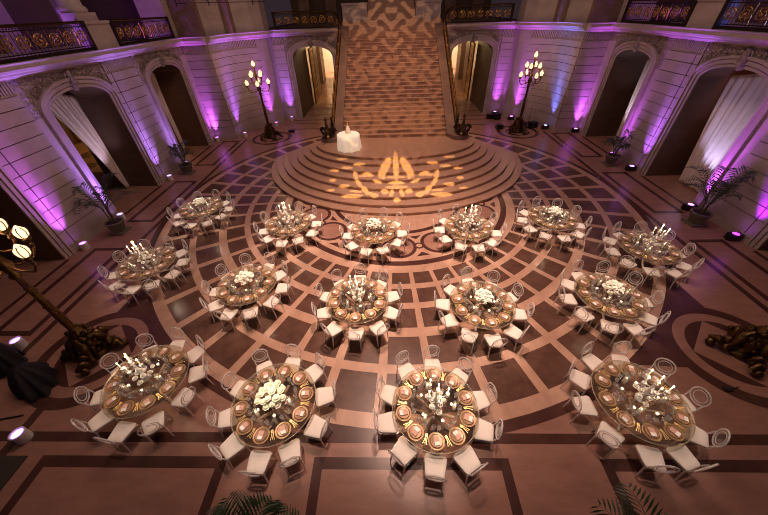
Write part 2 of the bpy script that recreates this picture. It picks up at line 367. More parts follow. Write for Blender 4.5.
# ---------------------------------------------------------------- stairs
def ell(a, bf, bb, cy, n=72):
    pts = []
    for i in range(n):
        t = 2*PI*i/n; c_, s_ = math.cos(t), math.sin(t)
        pts.append((a*c_, cy+(bf if s_ < 0 else bb)*s_))
    return pts
def make_platform():
    b = MB()
    bf = [6.45, 6.0, 5.52, 4.95, 4.34, 3.74, 3.1, 2.6]
    for i in range(8):
        a = 7.42-i*.4; z = .15*i
        b.prism(ell(a, bf[i], 3.6-.3*i, 18.3), z, z+.118, 0)
        b.prism(ell(a+.035, bf[i]+.035, 3.62-.3*i, 18.3), z+.118, z+.15, 0)
    return struct(b.build('stair_platform', ['step_marble']), 'eight curved marble steps fanning out at the foot of the staircase', 'steps')
make_platform()
def make_stairs():
    b = MB(); R_, T_ = .176, .3266; N = 28
    for k in range(N):
        y = 18.9+k*T_; z = 1.2+k*R_
        b.box(-3.16, 3.16, y, y+T_+.02, z-.3, z+R_-.03, 0); b.box(-3.16, 3.16, y-.03, y+T_, z+R_-.03, z+R_, 0)
    y0 = 18.9+N*T_; z0 = 1.2+N*R_
    for k in range(4):
        b.box(-3.75, 3.75, y0+k*.4, y0+k*.4+.42, z0+k*.12-.4, z0+(k+1)*.12, 0)
    y0 += 1.6; z0 += .48
    for k in range(16):
        b.box(-1.85, 1.85, y0+k*.34, y0+k*.34+.36, z0+k*.17-.5, z0+(k+1)*.17, 0)
    o = struct(b.build('staircase', ['step_marble']), 'grand marble staircase rising between bronze balustrades', 'stairs')
    for s in (-1, 1):
        b = MB(); prof = []
        # stringer: sloping kerb between steps and balustrade, with solid side wall below
        y1 = 18.9+N*T_; zt = 1.2+N*R_
        x0, x1 = sorted((s*3.16, s*3.95))
        pts = [(18.75, 1.2), (18.75, 1.38), (y1, zt+.22), (y1, 0), (18.75, 0)]
        b.add([(x0, y, z) for y, z in pts]+[(x1, y, z) for y, z in pts], [(0, 1, 2, 3, 4), (9, 8, 7, 6, 5)]+[(i, (i+1) % 5, 5+(i+1) % 5, 5+i) for i in range(5)], 0)
        # curved newel kerb
        b.prism([(s*3.85+.62*math.cos(t*PI/12), 18.75+.62*math.sin(t*PI/12)) for t in range(24)], 1.2, 1.42, 0)
        struct(b.build('trim_stringer', ['brown_marble']), '%s sloping marble stringer kerb of the staircase' % ('left' if s < 0 else 'right'), 'stair kerb')
        b = MB(); yy = y0; 
        b.box(*sorted((s*1.85, s*3.75)), yy, yy+3.2, 6.0, 7.55, 0); b.box(*sorted((s*1.8, s*3.8)), yy-.05, yy+3.2, 7.55, 7.68, 0)
        b.box(*sorted((s*2.55, s*3.05)), yy-.5, yy-.0, 6.3, 6.95, 0)
        struct(b.build('trim_pedestal', ['stone']), '%s stone pedestal wall beside the upper flight' % ('left' if s < 0 else 'right'), 'pedestal')
make_stairs()

# ---------------------------------------------------------------- walls
MATW = ['stone', 'groove', 'carved_stone', 'reveal_marble', 'brown_marble']
def arch_pts(a0, a1, zs, za, n=20, e=0):
    cx = (a0+a1)/2; hw = (a1-a0)/2+e; h = za-zs+e
    return [(cx-hw*math.cos(PI*i/n), zs+h*abs(math.sin(PI*i/n))**.85) for i in range(n+1)]
def arch_wall(b, Mf, A0, A1, a0, a1, zs, za, zt, T, side_mi=0, spandrel_mi=2, reveal_mi=3):
    q = lambda pts, mi: b.add([Mf(*p) for p in pts], [tuple(range(len(pts)))], mi)
    P = arch_pts(a0, a1, zs, za)
    q([(A0, 0, 0), (a0, 0, 0), (a0, 0, zs), (A0, 0, zs)], side_mi); q([(a1, 0, 0), (A1, 0, 0), (A1, 0, zs), (a1, 0, zs)], side_mi)
    q([(A0, 0, zs), (a0, 0, zs), (a0, 0, zt), (A0, 0, zt)], spandrel_mi); q([(a1, 0, zs), (A1, 0, zs), (A1, 0, zt), (a1, 0, zt)], spandrel_mi)
    for i in range(len(P)-1):
        (p, z), (p2, z2) = P[i], P[i+1]
        q([(p, 0, z), (p2, 0, z2), (p2, 0, zt), (p, 0, zt)], spandrel_mi)
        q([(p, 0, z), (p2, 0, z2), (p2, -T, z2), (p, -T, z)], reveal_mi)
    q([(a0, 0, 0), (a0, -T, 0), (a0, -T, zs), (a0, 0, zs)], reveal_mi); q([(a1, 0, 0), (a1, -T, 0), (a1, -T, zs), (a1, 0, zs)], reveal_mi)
    q([(A0, 0, zt), (A1, 0, zt), (A1, -T, zt), (A0, -T, zt)], side_mi)
    q([(A0, -T, 0), (a0, -T, 0), (a0, -T, zt), (A0, -T, zt)], side_mi); q([(a1, -T, 0), (A1, -T, 0), (A1, -T, zt), (a1, -T, zt)], side_mi)
    for i in range(len(P)-1):
        (p, z), (p2, z2) = P[i], P[i+1]; q([(p, -T, z), (p2, -T, z2), (p2, -T, zt), (p, -T, zt)], side_mi)
def archivolt(b, Mf, a0, a1, zs, za, bands=((0, .10, .06), (.10, .14, .02), (.14, .27, .09), (.27, .30, .03), (.30, .40, .13))):
    for e0, e1, d in bands:
        I = [(a0-e0, 0)]+arch_pts(a0, a1, zs, za, 20, e0)+[(a1+e0, 0)]
        O = [(a0-e1, 0)]+arch_pts(a0, a1, zs, za, 20, e1)+[(a1+e1, 0)]
        for i in range(len(I)-1):
            A, B, Cc, D = I[i], I[i+1], O[i+1], O[i]
            b.add([Mf(A[0], d, A[1]), Mf(B[0], d, B[1]), Mf(Cc[0], d, Cc[1]), Mf(D[0], d, D[1]),
                   Mf(A[0], 0, A[1]), Mf(B[0], 0, B[1]), Mf(Cc[0], 0, Cc[1]), Mf(D[0], 0, D[1])], [(0, 1, 2, 3), (0, 1, 5, 4), (2, 3, 7, 6)], 0)
def mbox(b, Mf, a0, a1, d0, d1, z0, z1, mi=0):
    vs = [Mf(a, d, z) for z in (z0, z1) for a, d in ((a0, d0), (a1, d0), (a1, d1), (a0, d1))]
    b.add(vs, [(0, 3, 2, 1), (4, 5, 6, 7), (0, 1, 5, 4), (1, 2, 6, 5), (2, 3, 7, 6), (3, 0, 4, 7)], mi)
ZJ = [.93+.4575*i for i in range(10)]   # course joints up to ~5.03, frieze starts 5.42
def courses(b, Mf, a0, a1, d=.06, z_top=5.38):
    mbox(b, Mf, a0, a1, 0, d*.35, 0.0, z_top, 1)
    mbox(b, Mf, a0-.03, a1+.03, 0, d*1.6, 0, .30); mbox(b, Mf, a0, a1, 0, d, .30, .90)
    for i, z in enumerate(ZJ):
        z1 = min(z+.4575-.03, z_top)
        if z1 > z+.05: mbox(b, Mf, a0, a1, 0, d, z, z1)
def frieze(b, Mf, a0, a1, d=.03):
    mbox(b, Mf, a0, a1, 0, d, 5.40, 5.46); mbox(b, Mf, a0, a1, 0, d*.3, 5.46, 5.88, 1)
    n = max(2, int((a1-a0)/.105)); w_ = (a1-a0)/n
    for i in range(n): mbox(b, Mf, a0+w_*(i+.2), a0+w_*(i+.8), 0, d+.03, 5.46, 5.86)
CORN = [(-.1, 5.86), (.06, 5.86), (.10, 5.92), (.16, 5.94), (.18, 6.0), (.30, 6.03), (.36, 6.12), (.36, 6.24), (.40, 6.30), (-.1, 6.30)]
def cornice(b, Mf, a0, a1):
    k = len(CORN); vs = [Mf(a0, d, z) for d, z in CORN]+[Mf(a1, d, z) for d, z in CORN]
    b.add(vs, [(i, (i+1) % k, k+(i+1) % k, k+i) for i in range(k)]+[list(range(k))[::-1], list(range(k, 2*k))], 0)
def carving(b, Mf, a0, a1, zs, za):
    """acanthus scroll relief over an arch: spirals, leaves and a cartouche keystone"""
    cx = (a0+a1)/2; hw = (a1-a0)/2
    for s in (-1, 1):
        for (ca, cz, r, turns, ph) in [(hw*.30, 5.62, .16, 2.2, 0), (hw*.62, 5.56, .20, 2.4, 2), (hw*.98, 5.35, .26, 2.6, 4), (hw*1.05, 4.95, .12, 2, 1), (hw*.80, 5.72, .10, 1.8, 3)]:
            pts = []
            for i in range(22):
                t = i/21; an = ph+t*turns*2*PI; rr = r*(1-t*.85); pts.append(Mf(cx+s*(ca+rr*math.cos(an)), .03, cz+rr*math.sin(an)))
            b.tube(pts, [.032*(1-.5*i/21) for i in range(22)], 5, 2)
        for i in range(9):
            a = cx+s*hw*(.15+.115*i); z = 5.70-.055*i*i*.12
            b.tube([Mf(a, .02, z-.1), Mf(a+s*.06, .07, z), Mf(a+s*.14, .03, z+.06)], [.01, .035, .008], 5, 2)
    b.tube([Mf(cx, .05, za-.05), Mf(cx, .16, za+.2), Mf(cx, .12, 5.8)], [.10, .14, .07], 8, 2)
    for s in (-1, 1): b.tube([Mf(cx+s*.1, .08, 5.75), Mf(cx+s*.24, .08, 5.5), Mf(cx+s*.12, .08, 5.3)], .04, 6, 2)

def side_wall(s):
    Mf = lambda a, d, z: (s*(13.3-d), a, z)
    b = MB(); T = 2.6
    for a0 in (-.45, 5.9, 12.25, 18.55):
        a1 = a0+3.15
        A0 = a0-1.6; A1 = a1+1.6 if a0 < 18 else 22.9
        arch_wall(b, Mf, A0, A1, a0, a1, 4.55, 5.17, 6.0, T)
        archivolt(b, Mf, a0, a1, 4.55, 5.17); carving(b, Mf, a0, a1, 4.55, 5.17)
    for a0 in (3.1, 9.45, 15.8):
        courses(b, Mf, a0+.02, a0+2.03); frieze(b, Mf, a0+.02, a0+2.03)
        mbox(b, Mf, a0+.28, a0+.31, 0, .075, .3, 5.38, 1)
    mbox(b, Mf, 22.15, 22.9, 0, .05, 0, 5.4)
    cornice(b, Mf, -2, 22.95)
    return struct(b.build('wall_left' if s < 0 else 'wall_right', MATW), '%s stone side wall with carved arches and banded piers' % ('left' if s < 0 else 'right'))
for s in (-1, 1): side_wall(s)

def back_wall(s):
    b = MB(); path = [(13.3, 22.9), (11.7, 22.9), (11.7, 23.2)]
    p0 = Vector((11.7, 22.95)); p1 = Vector((9.78, 26.45)); n = Vector((.86, .51))
    arc = [p0.lerp(p1, i/8)+n*.62*math.sin(PI*i/8) for i in range(9)]
    segs = [((13.3, 22.9), (11.7, 22.9), 'course')]
    for i in range(8): segs.append((tuple(arc[i]), tuple(arc[i+1]), 'course'))
    segs += [((9.78, 26.45), (9.22, 27.1), 'pilaster'), ((9.22, 27.1), (9.12, 28.0), 'plain')]
    for (q0, q1, kd) in segs:
        q0 = Vector(q0); q1 = Vector(q1); t = (q1-q0); L = t.length; t.normalize()
        nn = Vector((-t.y, t.x))
        if nn.dot(Vector((0, 13))-(q0+q1)/2) < 0: nn = -nn
        def Mf(a, d, z, q0=q0, t=t, nn=nn): p = q0+t*a+nn*d; return (s*p.x, p.y, z)
        mbox(b, Mf, 0, L, -.5, 0, 0, 6.25, 0)
        mbox(b, Mf, 0, L, -.5, -.02, 6.25, 9.5, 0 if not (kd == 'course' and q0.y < 22.95) else 4)  # panel's unlit look is put into its upper block's brown colour
        if kd == 'course':
            if q0.y < 22.95:
                for cc in (0,): courses(b, Mf, .02, L-.0, .06); frieze(b, Mf, .02, L)
            else: courses(b, Mf, -.01, L+.01, .06); frieze(b, Mf, 0, L)
        cornice(b, Mf, -.05, L+.05)
    # brown upright band above the cornice in the niche
    a_ = arc[5]; b.box(*sorted((s*(a_.x-.35), s*(a_.x+.1))), a_.y-.45, a_.y+.1, 6.3, 9.5, 4)
    Mf = lambda a, d, z: (s*a, 28-d, z)
    arch_wall(b, Mf, 3.95, 9.2, 4.62, 7.75, 4.45, 5.2, 6.2, 1.0)
    archivolt(b, Mf, 4.62, 7.75, 4.45, 5.2); carving(b, Mf, 4.62, 7.75, 4.45, 5.2)
    courses(b, Mf, 8.25, 9.12, .06); frieze(b, Mf, 8.25, 9.12); cornice(b, Mf, 3.9, 9.2)
    mbox(b, Mf, 3.6, 9.2, -.8, 0, 6.0, 6.3)
    # corridor beyond
    b.box(*sorted((s*7.75, s*8.0)), 29, 33, 0, 6, 3); b.box(*sorted((s*8.0, s*13)), 32.8, 33, 0, 6, 3); b.box(*sorted((s*12.8, s*13)), 33, 52, 0, 6, 3)
    b.box(*sorted((s*8.45, s*9.6)), 43.5, 45.5, 0, 6, 4); b.box(*sorted((s*7.72, s*7.95)), 35.9, 37.6, 0, 6, 4)
    b.box(*sorted((s*4.0, s*4.6)), 28.9, 52, 0, 6, 4); b.box(*sorted((s*4.0, s*13.0)), 52, 52.3, 0, 6, 0); b.box(*sorted((s*4.0, s*13.0)), 29, 52, 5.6, 5.9, 3)
    return struct(b.build('wall_back', MATW), '%s back wall with curved niche and arched corridor beside the staircase' % ('left' if s < 0 else 'right'))
for s in (-1, 1): back_wall(s)

def upper_level(s):
    b = MB(); Mf = lambda a, d, z: (s*(13.3-d), a, z)
    for a0 in (3.3, 9.67, 16.0):
        mbox(b, Mf, a0, a0+1.5, -.5, .04, 6.3, 7.28); mbox(b, Mf, a0-.05, a0+1.55, -.5, .09, 7.2, 7.30)
        mbox(b, Mf, a0+.15, a0+1.35, -.9, -.25, 7.3, 7.6); b.lathe([(.52, 7.6), (.56, 7.68), (.52, 7.78), (.44, 7.84), (.42, 11)], Mf(a0+.75, -.75, 0), 20, 0)
    mbox(b, Mf, 22.35, 22.95, -1.5, .02, 6.3, 9.5)
    b.box(*sorted((s*13.2, s*18.5)), -2, 22.9, 6.05, 6.2, 0)
    b.box(*sorted((s*18.5, s*18.8)), -2, 23, 6.2, 11, 5)
    for y in (1, 5, 9, 13, 17, 21): b.box(*sorted((s*18.2, s*18.55)), y, y+1.0, 6.2, 11, 0)
    b.box(*sorted((s*13.2, s*19)), 23.6, 24.0, 6.2, 14, 5); b.box(*sorted((s*18.5, s*18.8)), -2, 24, 11, 15, 5)
    struct(b.build('trim_gallery', MATW+['upper_dark']), '%s upper gallery with stone pedestals and column bases' % ('left' if s < 0 else 'right'), 'gallery')
    # hall behind the arches
    b = MB(); b.box(*sorted((s*24, s*24.3)), -2, 34, 0, 6, 1); b.box(*sorted((s*15.9, s*24.3)), 33.7, 34, 0, 6, 1); b.box(*sorted((s*15.8, s*24)), -2, 34, 5.7, 5.95, 1)
    for y in range(2, 32, 3): b.box(*sorted((s*23.8, s*24)), y, y+1.2, .2, 4.5, 0)
    struct(b.build('wall_hall', ['amber_wall', 'reveal_marble']), '%s dim hall wall seen through the side arches' % ('left' if s < 0 else 'right'))
for s in (-1, 1): upper_level(s)
b = MB(); b.box(-9.3, 9.3, 36.5, 36.8, 5.9, 12, 0)
for x in (-8, -5.5, 5.5, 8): b.box(x-.5, x+.5, 36.1, 36.5, 6, 12, 1)
b.box(-9.3, -3.75, 28, 36.5, 6.0, 6.25, 1); b.box(3.75, 9.3, 28, 36.5, 6.0, 6.25, 1)
struct(b.build('wall_upper_hall', ['upper_dark', 'brown_marble']), 'dark upper hall wall above the top of the staircase')

# ---------------------------------------------------------------- balustrades
def path_fn(pts):
    pts = [Vector(p) for p in pts]; L = [0]
    for i in range(1, len(pts)): L.append(L[-1]+(pts[i]-pts[i-1]).length)
    def P(a):
        a = max(0, min(L[-1], a))
        for i in range(1, len(pts)):
            if a <= L[i]+1e-9:
                t = (a-L[i-1])/(L[i]-L[i-1]); return pts[i-1].lerp(pts[i], t)
    return P, L[-1]
def balustrade(pts, label, h=.98, group='bronze gallery balustrades', unit=.62, posts=True):
    P, L = path_fn(pts); root = empty('balustrade', tuple(pts[0])); tag(root, label, 'railing', group)
    base = Vector(pts[0]); n = max(2, int(L/unit)); w_ = L/n
    W = lambda a, z: P(a)-base+Vector((0, 0, z))
    ns = max(2, int(L/.35))
    ln = [i*L/ns for i in range(ns+1)]
    t = MB(); t.tube([W(a, h) for a in ln], .055, 6); t.build('top_rail', 'bronze', root)
    t = MB(); t.tube([W(a, .06) for a in ln], .06, 4); t.tube([W(a, .17) for a in ln], .018, 4); t.tube([W(a, h-.14) for a in ln], .018, 4)
    for a in [i*.11 for i in range(int(L/.11)+1)]: t.ball(W(a, h-.085), .028, 6)
    t.build('bottom_rail', 'dark_bronze', root)
    t = MB()
    for i in range(n):
        c = (i+.5)*w_; sg = 1 if i % 2 else -1
        r = w_*.42
        sp_ = []
        for k in range(26):
            q = k/25; an = q*2.3*2*PI+sg*1.2; rr = r*(1-.88*q); sp_.append(W(c+sg*rr*math.cos(an), .50+rr*.85*math.sin(an)))
        t.tube(sp_, [.030*(1-.5*k/25) for k in range(26)], 5)
        t.ball(W(c, .50), .05, 6)
        for an in (0.6, 2.2, 3.9, 5.4): t.tube([W(c+r*.5*math.cos(an), .5+r*.5*math.sin(an)), W(c+r*.95*math.cos(an+.3), .5+r*.9*math.sin(an+.3))], [.03, .008], 5)
        t.tube([W(i*w_, .18), W(i*w_+.05, .5), W(i*w_, h-.15)], .014, 5)
    t.build('scroll_panel', 'gilt', root)
    t = MB()
    for i in range(int(L/.16)): t.tube([W(i*.16+.04, .06), W(i*.16+.04, h-.14)], .012, 4)
    t.build('bars', 'dark_bronze', root)
    if posts:
        for a in (0.0, L):
            t = MB(); p = W(a, 0); t.box(p.x-.07, p.x+.07, p.y-.07, p.y+.07, p.z, p.z+h+.05); t.build('post', 'dark_bronze', root)
    return root
for s in (-1, 1):
    sd = 'left' if s < 0 else 'right'
    for y0, y1, nm in ((4.9, 9.6, 'nearest the viewer'), (11.25, 15.92, 'above the middle arch'), (17.58, 22.28, 'above the arch nearest the stairs')):
        balustrade([(s*13.25, y0, 6.3), (s*13.25, y1, 6.3)], 'bronze scrollwork balustrade on the %s gallery %s' % (sd, nm))
    pts = [(s*3.72, 19.0, 1.42), (s*3.72, 27.1, 5.75)]+[(s*(4.4-.68*math.cos(t)), 27.2+.7*math.sin(t), 5.8+.5*t/(PI/2)) for t in (.3, .7, 1.1, PI/2)]+[(s*8.62, 27.9, 6.3)]
    balustrade(pts, 'bronze stair railing curving into the balcony on the %s of the staircase' % sd, group='staircase railings')

# newel ornaments at the foot of the railings
for s in (-1, 1):
    r = empty('newel_ornament', (s*4.0, 18.5, 1.42)); tag(r, 'bronze scroll newel at the %s foot of the staircase railing' % ('left' if s < 0 else 'right'), 'newel')
    b = MB(); b.lathe([(.34, 0), (.34, .06), (.22, .12), (.14, .3), (.2, .45), (.1, .6), (.06, .9), (.1, 1.0), (.0, 1.2)], n=12)
    b.build('newel_post', 'bronze', r)
    for k in range(3):
        b = MB(); an = k*2*PI/3+.4; pts = []
        for i in range(16): q = i/15; rr = .28*(1-.7*q); aa = q*4*PI; pts.append(((.30+rr*math.cos(aa))*math.cos(an), (.30+rr*math.cos(aa))*math.sin(an), .28+rr*math.sin(aa)))
        b.tube(pts, .05, 6); b.build('scroll', 'dark_bronze', r)

# thin pipe rails high over the niches
for s in (-1, 1):
    b = MB(); pr = [(s*12.6, 22.7), (s*11.0, 23.4), (s*9.2, 25.9), (s*8.9, 27.4)]
    for z in (7.9, 8.3): b.tube([(x, y, z) for x, y in pr], .022, 6)
    for x, y in pr[:3]: b.tube([(x, y, 7.75), (x, y, 8.4)], .03, 6)
    b.tube([(s*11.0, 23.4, 8.0), (s*11.35, 23.9, 8.0)], .02, 5)
    tag(b.build('pipe_rail', 'dark_bronze'), 'thin dark metal rail across the top of the %s niche' % ('left' if s < 0 else 'right'), 'rail')

# gilded corridor doors behind the stair arches + corridor light
for s in (-1, 1):
    sd = 'left' if s < 0 else 'right'
    r = empty('corridor_door', (s*7.55, 33.2, 0)); tag(r, 'gilded open door leaf inside the %s corridor' % sd, 'door')
    b = MB(); b.box(-.05, .05, 0, 1.3, .0, 4.6); b.build('door_leaf', 'gilt', r)
    b = MB()
    for y in (.05, .6, 1.2): b.box(-.08, .08, y-.04, y+.04, 0, 4.6)
    for z in (.1, 1.2, 2.3, 3.4, 4.5): b.box(-.08, .08, 0, 1.3, z-.04, z+.04)
    b.build('door_trim', 'gold', r)
    spot('corridor_light', (s*6.4, 47, 5.2), (s*6.8, 52, 2.0), 5200, (1, .72, .36), 120, .6, .2); point('corridor_light', (s*6.2, 41, 4.8), 330, (1, .62, .26), .3)
    spot('corridor_light', (s*5.6, 34.5, 5.3), (s*5.9, 35.5, 0), 500, (1, .60, .25), 80, .8, .2)
point('hall_light', (-20, 25, 4.2), 420, (1, .62, .18), .3)
point('hall_light', (-17.5, 22.6, 4.9), 60, (1, .55, .25), .3)
point('hall_light', (18, 14, 4.5), 40, (1, .5, .3), .3)

# ---------------------------------------------------------------- uplights
VIO = (.44, .13, 1.0); MAG = (.58, .11, 1.0); BLU = (.16, .20, 1.0); DEEP = (.45, .02, 1.0); LAV = (.42, .20, 1.0)
def uplight(kind, loc, tgt, color, power, label, ang=46):
    r = empty('uplight', loc); tag(r, label, 'light', 'wall wash uplights')
    if kind == 'can':
        b = MB(); b.lathe([(.13, 0), (.14, .05), (.14, .26), (.15, .30), (.12, .30), (.12, .24)], n=18, caps=False); b.build('housing', 'white_plastic', r)
    else:
        b = MB(); b.box(-.22, .22, -.13, .13, .03, .27); b.box(-.24, .24, -.02, .02, 0, .2); b.build('housing', 'black_metal', r)
    m = bpy.data.materials.get('lens_%s' % str(color)) or mat('lens_%s' % str(color), color, .4, emis=color, estr=9)
    M['_l'] = m; b = MB(); b.lathe([(.11, .272), (0.0, .285)], n=14, caps=False); b.build('lens', '_l', r)
    l = Vector(loc)+Vector((0, 0, .33)); spot('uplight_beam', l, tgt, power*2.3, color, 50, .9, .04)
    spot('uplight_beam', l, tgt, power*6.5, color, 24, 1.0, .04)
UPL = []
for s, sd in ((-1, 'left'), (1, 'right')):
    K = 'can' if s < 0 else 'box'
    UPL += [(K, s*13.0, 22.62, MAG if s > 0 else MAG, 330, 'beside the %s arch nearest the stairs' % sd, 22.4),
            (K, s*11.25, 23.55, VIO if s < 0 else BLU, 420, 'at the %s curved niche corner' % sd, None),
            (K, s*12.95, 18.0, LAV if s < 0 else MAG, 200, 'behind the %s potted palm nearest the stairs' % sd, None),
            (K, s*12.92, 16.1, LAV if s < 0 else VIO, 330, 'by the %s middle arch, on its stair side' % sd, None),
            (K if s > 0 else 'can', s*12.92, 11.95, LAV if s < 0 else MAG, 330, 'by the %s middle arch, on the near side' % sd, None),
            (K, s*12.92, 9.72, MAG if s < 0 else DEEP, 360, 'on the near side of the %s forward potted palm' % sd, None),
            (K, s*9.55, 26.05, MAG, 330, 'at the inner end of the %s niche' % sd, None),
            (K, s*8.65, 27.55, VIO if s < 0 else MAG, 260, 'beside the %s corridor arch' % sd, None)]
for (K, x, y, col, pw, lab, _) in UPL:
    sx = 1 if x > 0 else -1
    tgt = Vector((x+sx*.28, y, 4.8))
    if abs(y-23.55) < .01: tgt = Vector((x+sx*.02, y+.5, 4.5))
    if abs(y-26.05) < .01: tgt = Vector((x+sx*.35, y+.22, 4.5))
    if y > 27: tgt = Vector((x, y+.4, 4.5))
    if abs(y-22.62) < .01: tgt = Vector((x-sx*.15, y+.25, 4.5))
    uplight(K, (x, y, 0), tgt, col, pw, ('white can' if K == 'can' else 'black box')+' uplight '+lab)
uplight('can', (-8.75, 2.6, 0), (-9.2, 3.6, 2.5), VIO, 10, 'white can uplight at the lower left corner with glowing lens')
uplight('can', (-11.2, 5.05, 0.0), (-11.2, 5.5, 3), VIO, 30, 'white can uplight behind the black draped cloth')

for (x, y, c_, p_) in ((-14.6, 15.2, VIO, 60), (-14.6, 19.5, MAG, 60), (14.6, 19.0, MAG, 50), (14.6, 13.6, BLU, 70), (-14.6, 9, VIO, 40)): point('gallery_light', (x, y, 6.75), p_, c_, .1)
# ---------------------------------------------------------------- curtains
def drape(name_label, fn, nz=30, nu=40, amp=.09, pleats=9, axis=0):
    b = MB(); vs = []; fs = []
    for j in range(nz+1):
        v = j/nz
        for i in range(nu+1):
            u = i/nu; p = Vector(fn(u, v)); p[axis] += amp*(.35+.65*(1-abs(2*v-1)))*(math.sin(u*pleats*2*PI+.9*math.sin(v*5+u*3))*.7+.5*math.sin(u*pleats*.43*2*PI+1+v*2)); vs.append(p)
    for j in range(nz):
        for i in range(nu): a = j*(nu+1)+i; fs.append((a, a+1, a+nu+2, a+nu+1))
    b.add(vs, fs, 0, True); o = b.build('curtain', 'curtain'); 
    md = o.modifiers.new('thick', 'SOLIDIFY'); md.thickness = .006
    tag(o, name_label, 'curtain', 'sheer arch curtains'); return o
lerp = lambda a, b, t: a+(b-a)*t
def tied(s, X, t0, t1, b0, b1, zt=5.0, sag=1.0):
    def fn(u, v):   # v 0 top .. 1 floor
        y = lerp(lerp(t0, t1, u), lerp(b0, b1, u), v**sag); top = zt-.35*abs(u-.5)*2
        return (s*(X+.5*v*0), y, lerp(top, .02, v))
    return fn
drape('sheer curtain swept aside in the left middle arch', tied(-1, 14.9, 13.6, 15.35, 15.15, 15.38, 4.95, .8), pleats=8)
drape('sheer curtain gathered in the left arch nearest the stairs', tied(-1, 14.6, 20.2, 21.1, 20.75, 21.0, 5.0, .8), pleats=4, amp=.05)
drape('pale curtain hanging straight in the right arch nearest the stairs', tied(1, 14.5, 19.0, 20.7, 19.55, 20.5, 5.0), pleats=7, amp=.07)
drape('wide pale curtain filling half of the right middle arch', tied(1, 14.5, 12.35, 15.3, 12.9, 14.75, 5.0), pleats=9, amp=.13)
spot('curtain_uplight_beam', (13.6, 13.4, .3), (14.5, 13.9, 3.2), 300, (.62, .55, 1.0), 60, .8)
spot('curtain_uplight_beam', (13.7, 19.6, .3), (14.5, 20.1, 3.4), 260, (.8, .75, 1.0), 60, .8)
spot('curtain_warm_beam', (16.5, 14, 5.0), (14.5, 14.2, 4.0), 60, (1, .25, .12), 90, .8)
spot('curtain_uplight_beam', (-13.9, 14.2, .3), (-14.8, 14.5, 3.6), 220, (.9, .7, 1.0), 60, .8)
spot('curtain_warm_beam', (-16.5, 20, 4.9), (-14.9, 20.2, 3.0), 60, (1, .5, .2), 90, .8)

# ---------------------------------------------------------------- potted palms
def frond(b, base, az, reach, rise, droop, n=16, leaf=.30, mi=0):
    pts = []
    for i in range(n+1):
        t = i/n; d = reach*t; z = rise*math.sin(t*PI*.5*1.15)-droop*t*t
        pts.append(Vector((base[0]+d*math.cos(az), base[1]+d*math.sin(az), base[2]+z)))
    b.tube(pts, [.014*(1-.8*i/n) for i in range(n+1)], 4, mi)
    for i in range(3, n+1):
        p = pts[i]; t = (pts[min(i+1, n)]-pts[i-1]).normalized(); side = t.cross(Vector((0, 0, 1)));
        if side.length < .01: side = Vector((1, 0, 0))
        side.normalize(); ll = leaf*math.sin(PI*min(.97, (i-1)/n))**.6
        for sg in (-1, 1):
            e = p+(side*sg*.85+t*.55+Vector((0, 0, -.18))).normalized()*ll; w_ = t*.022
            m_ = p.lerp(e, .5)+Vector((0, 0, .02)); b.add([p-w_*.4, m_-w_, e, m_+w_], [(0, 1, 2, 3)], mi)
def palm(loc, label, h=1.1, nf=11, reach=.8, pot=True, seed=0, leaf=.30, rise=.75, potscale=1.0, trunk=.35):
    random.seed(seed); r = empty('potted_palm', loc); tag(r, label, 'plant', 'potted palms by the piers'); k = potscale
    b = MB(); b.box(-.30*k, .30*k, -.30*k, .30*k, 0, .09*k); b.lathe([(.22*k, .09*k), (.25*k, .15*k), (.33*k, .48*k), (.36*k, .50*k), (.36*k, .57*k), (.31*k, .57*k), (.30*k, .50*k)], n=20, caps=False)
    b.build('pot', 'pot_stone', r)
    b = MB(); b.lathe([(.30*k, .50*k), (0, .52*k)], n=16, caps=False); b.build('soil', 'soil', r)
    b = MB()
    for i in range(3): a = i*2.1; b.tube([(.05*math.cos(a), .05*math.sin(a), .5*k), (.10*math.cos(a), .10*math.sin(a), .5*k+trunk)], [.035, .022], 6)
    b.build('stem', 'stem_brown', r)
    for i in range(nf):
        b = MB(); a = 2*PI*i/nf+random.uniform(-.3, .3); q = random.uniform(.65, 1.1)*(.5 if abs(loc[0]) > 10 and math.cos(a)*loc[0] > 0 else 1)
        frond(b, (.08*math.cos(a), .08*math.sin(a), .5*k+trunk*.9), a, reach*q, rise*random.uniform(.7, 1.5), .35*random.uniform(.4, 1.2), leaf=leaf); b.build('frond', 'palm_leaf', r)
    return r
palm((-12.35, 17.0, 0), 'potted palm in a grey stone pot by the left pier nearest the stairs', seed=3, nf=11, leaf=.34)
palm((-12.3, 10.9, 0), 'potted palm in a stone pot by the left pier beside the near lamp', seed=5, nf=11, reach=1.25, rise=.9, trunk=.7, leaf=.36)
palm((12.3, 16.95, 0), 'potted palm in a grey stone pot by the right pier nearest the stairs', seed=8, nf=12, leaf=.34)
palm((12.35, 10.85, 0), 'leafy potted palm in a stone pot by the right forward pier', seed=11, nf=15, reach=1.15, rise=1.1, trunk=.5, leaf=.38)
palm((-2.4, .42, 0), 'dark palm below the balcony, behind the hydrangea table, fronds only', seed=21, nf=16, reach=1.0, rise=.6, trunk=.9, leaf=.40)
palm((3.25, .30, 0), 'dark palm below the balcony near the rightmost front-row table, fronds only', seed=23, nf=16, reach=1.05, rise=.55, trunk=.8, leaf=.40)

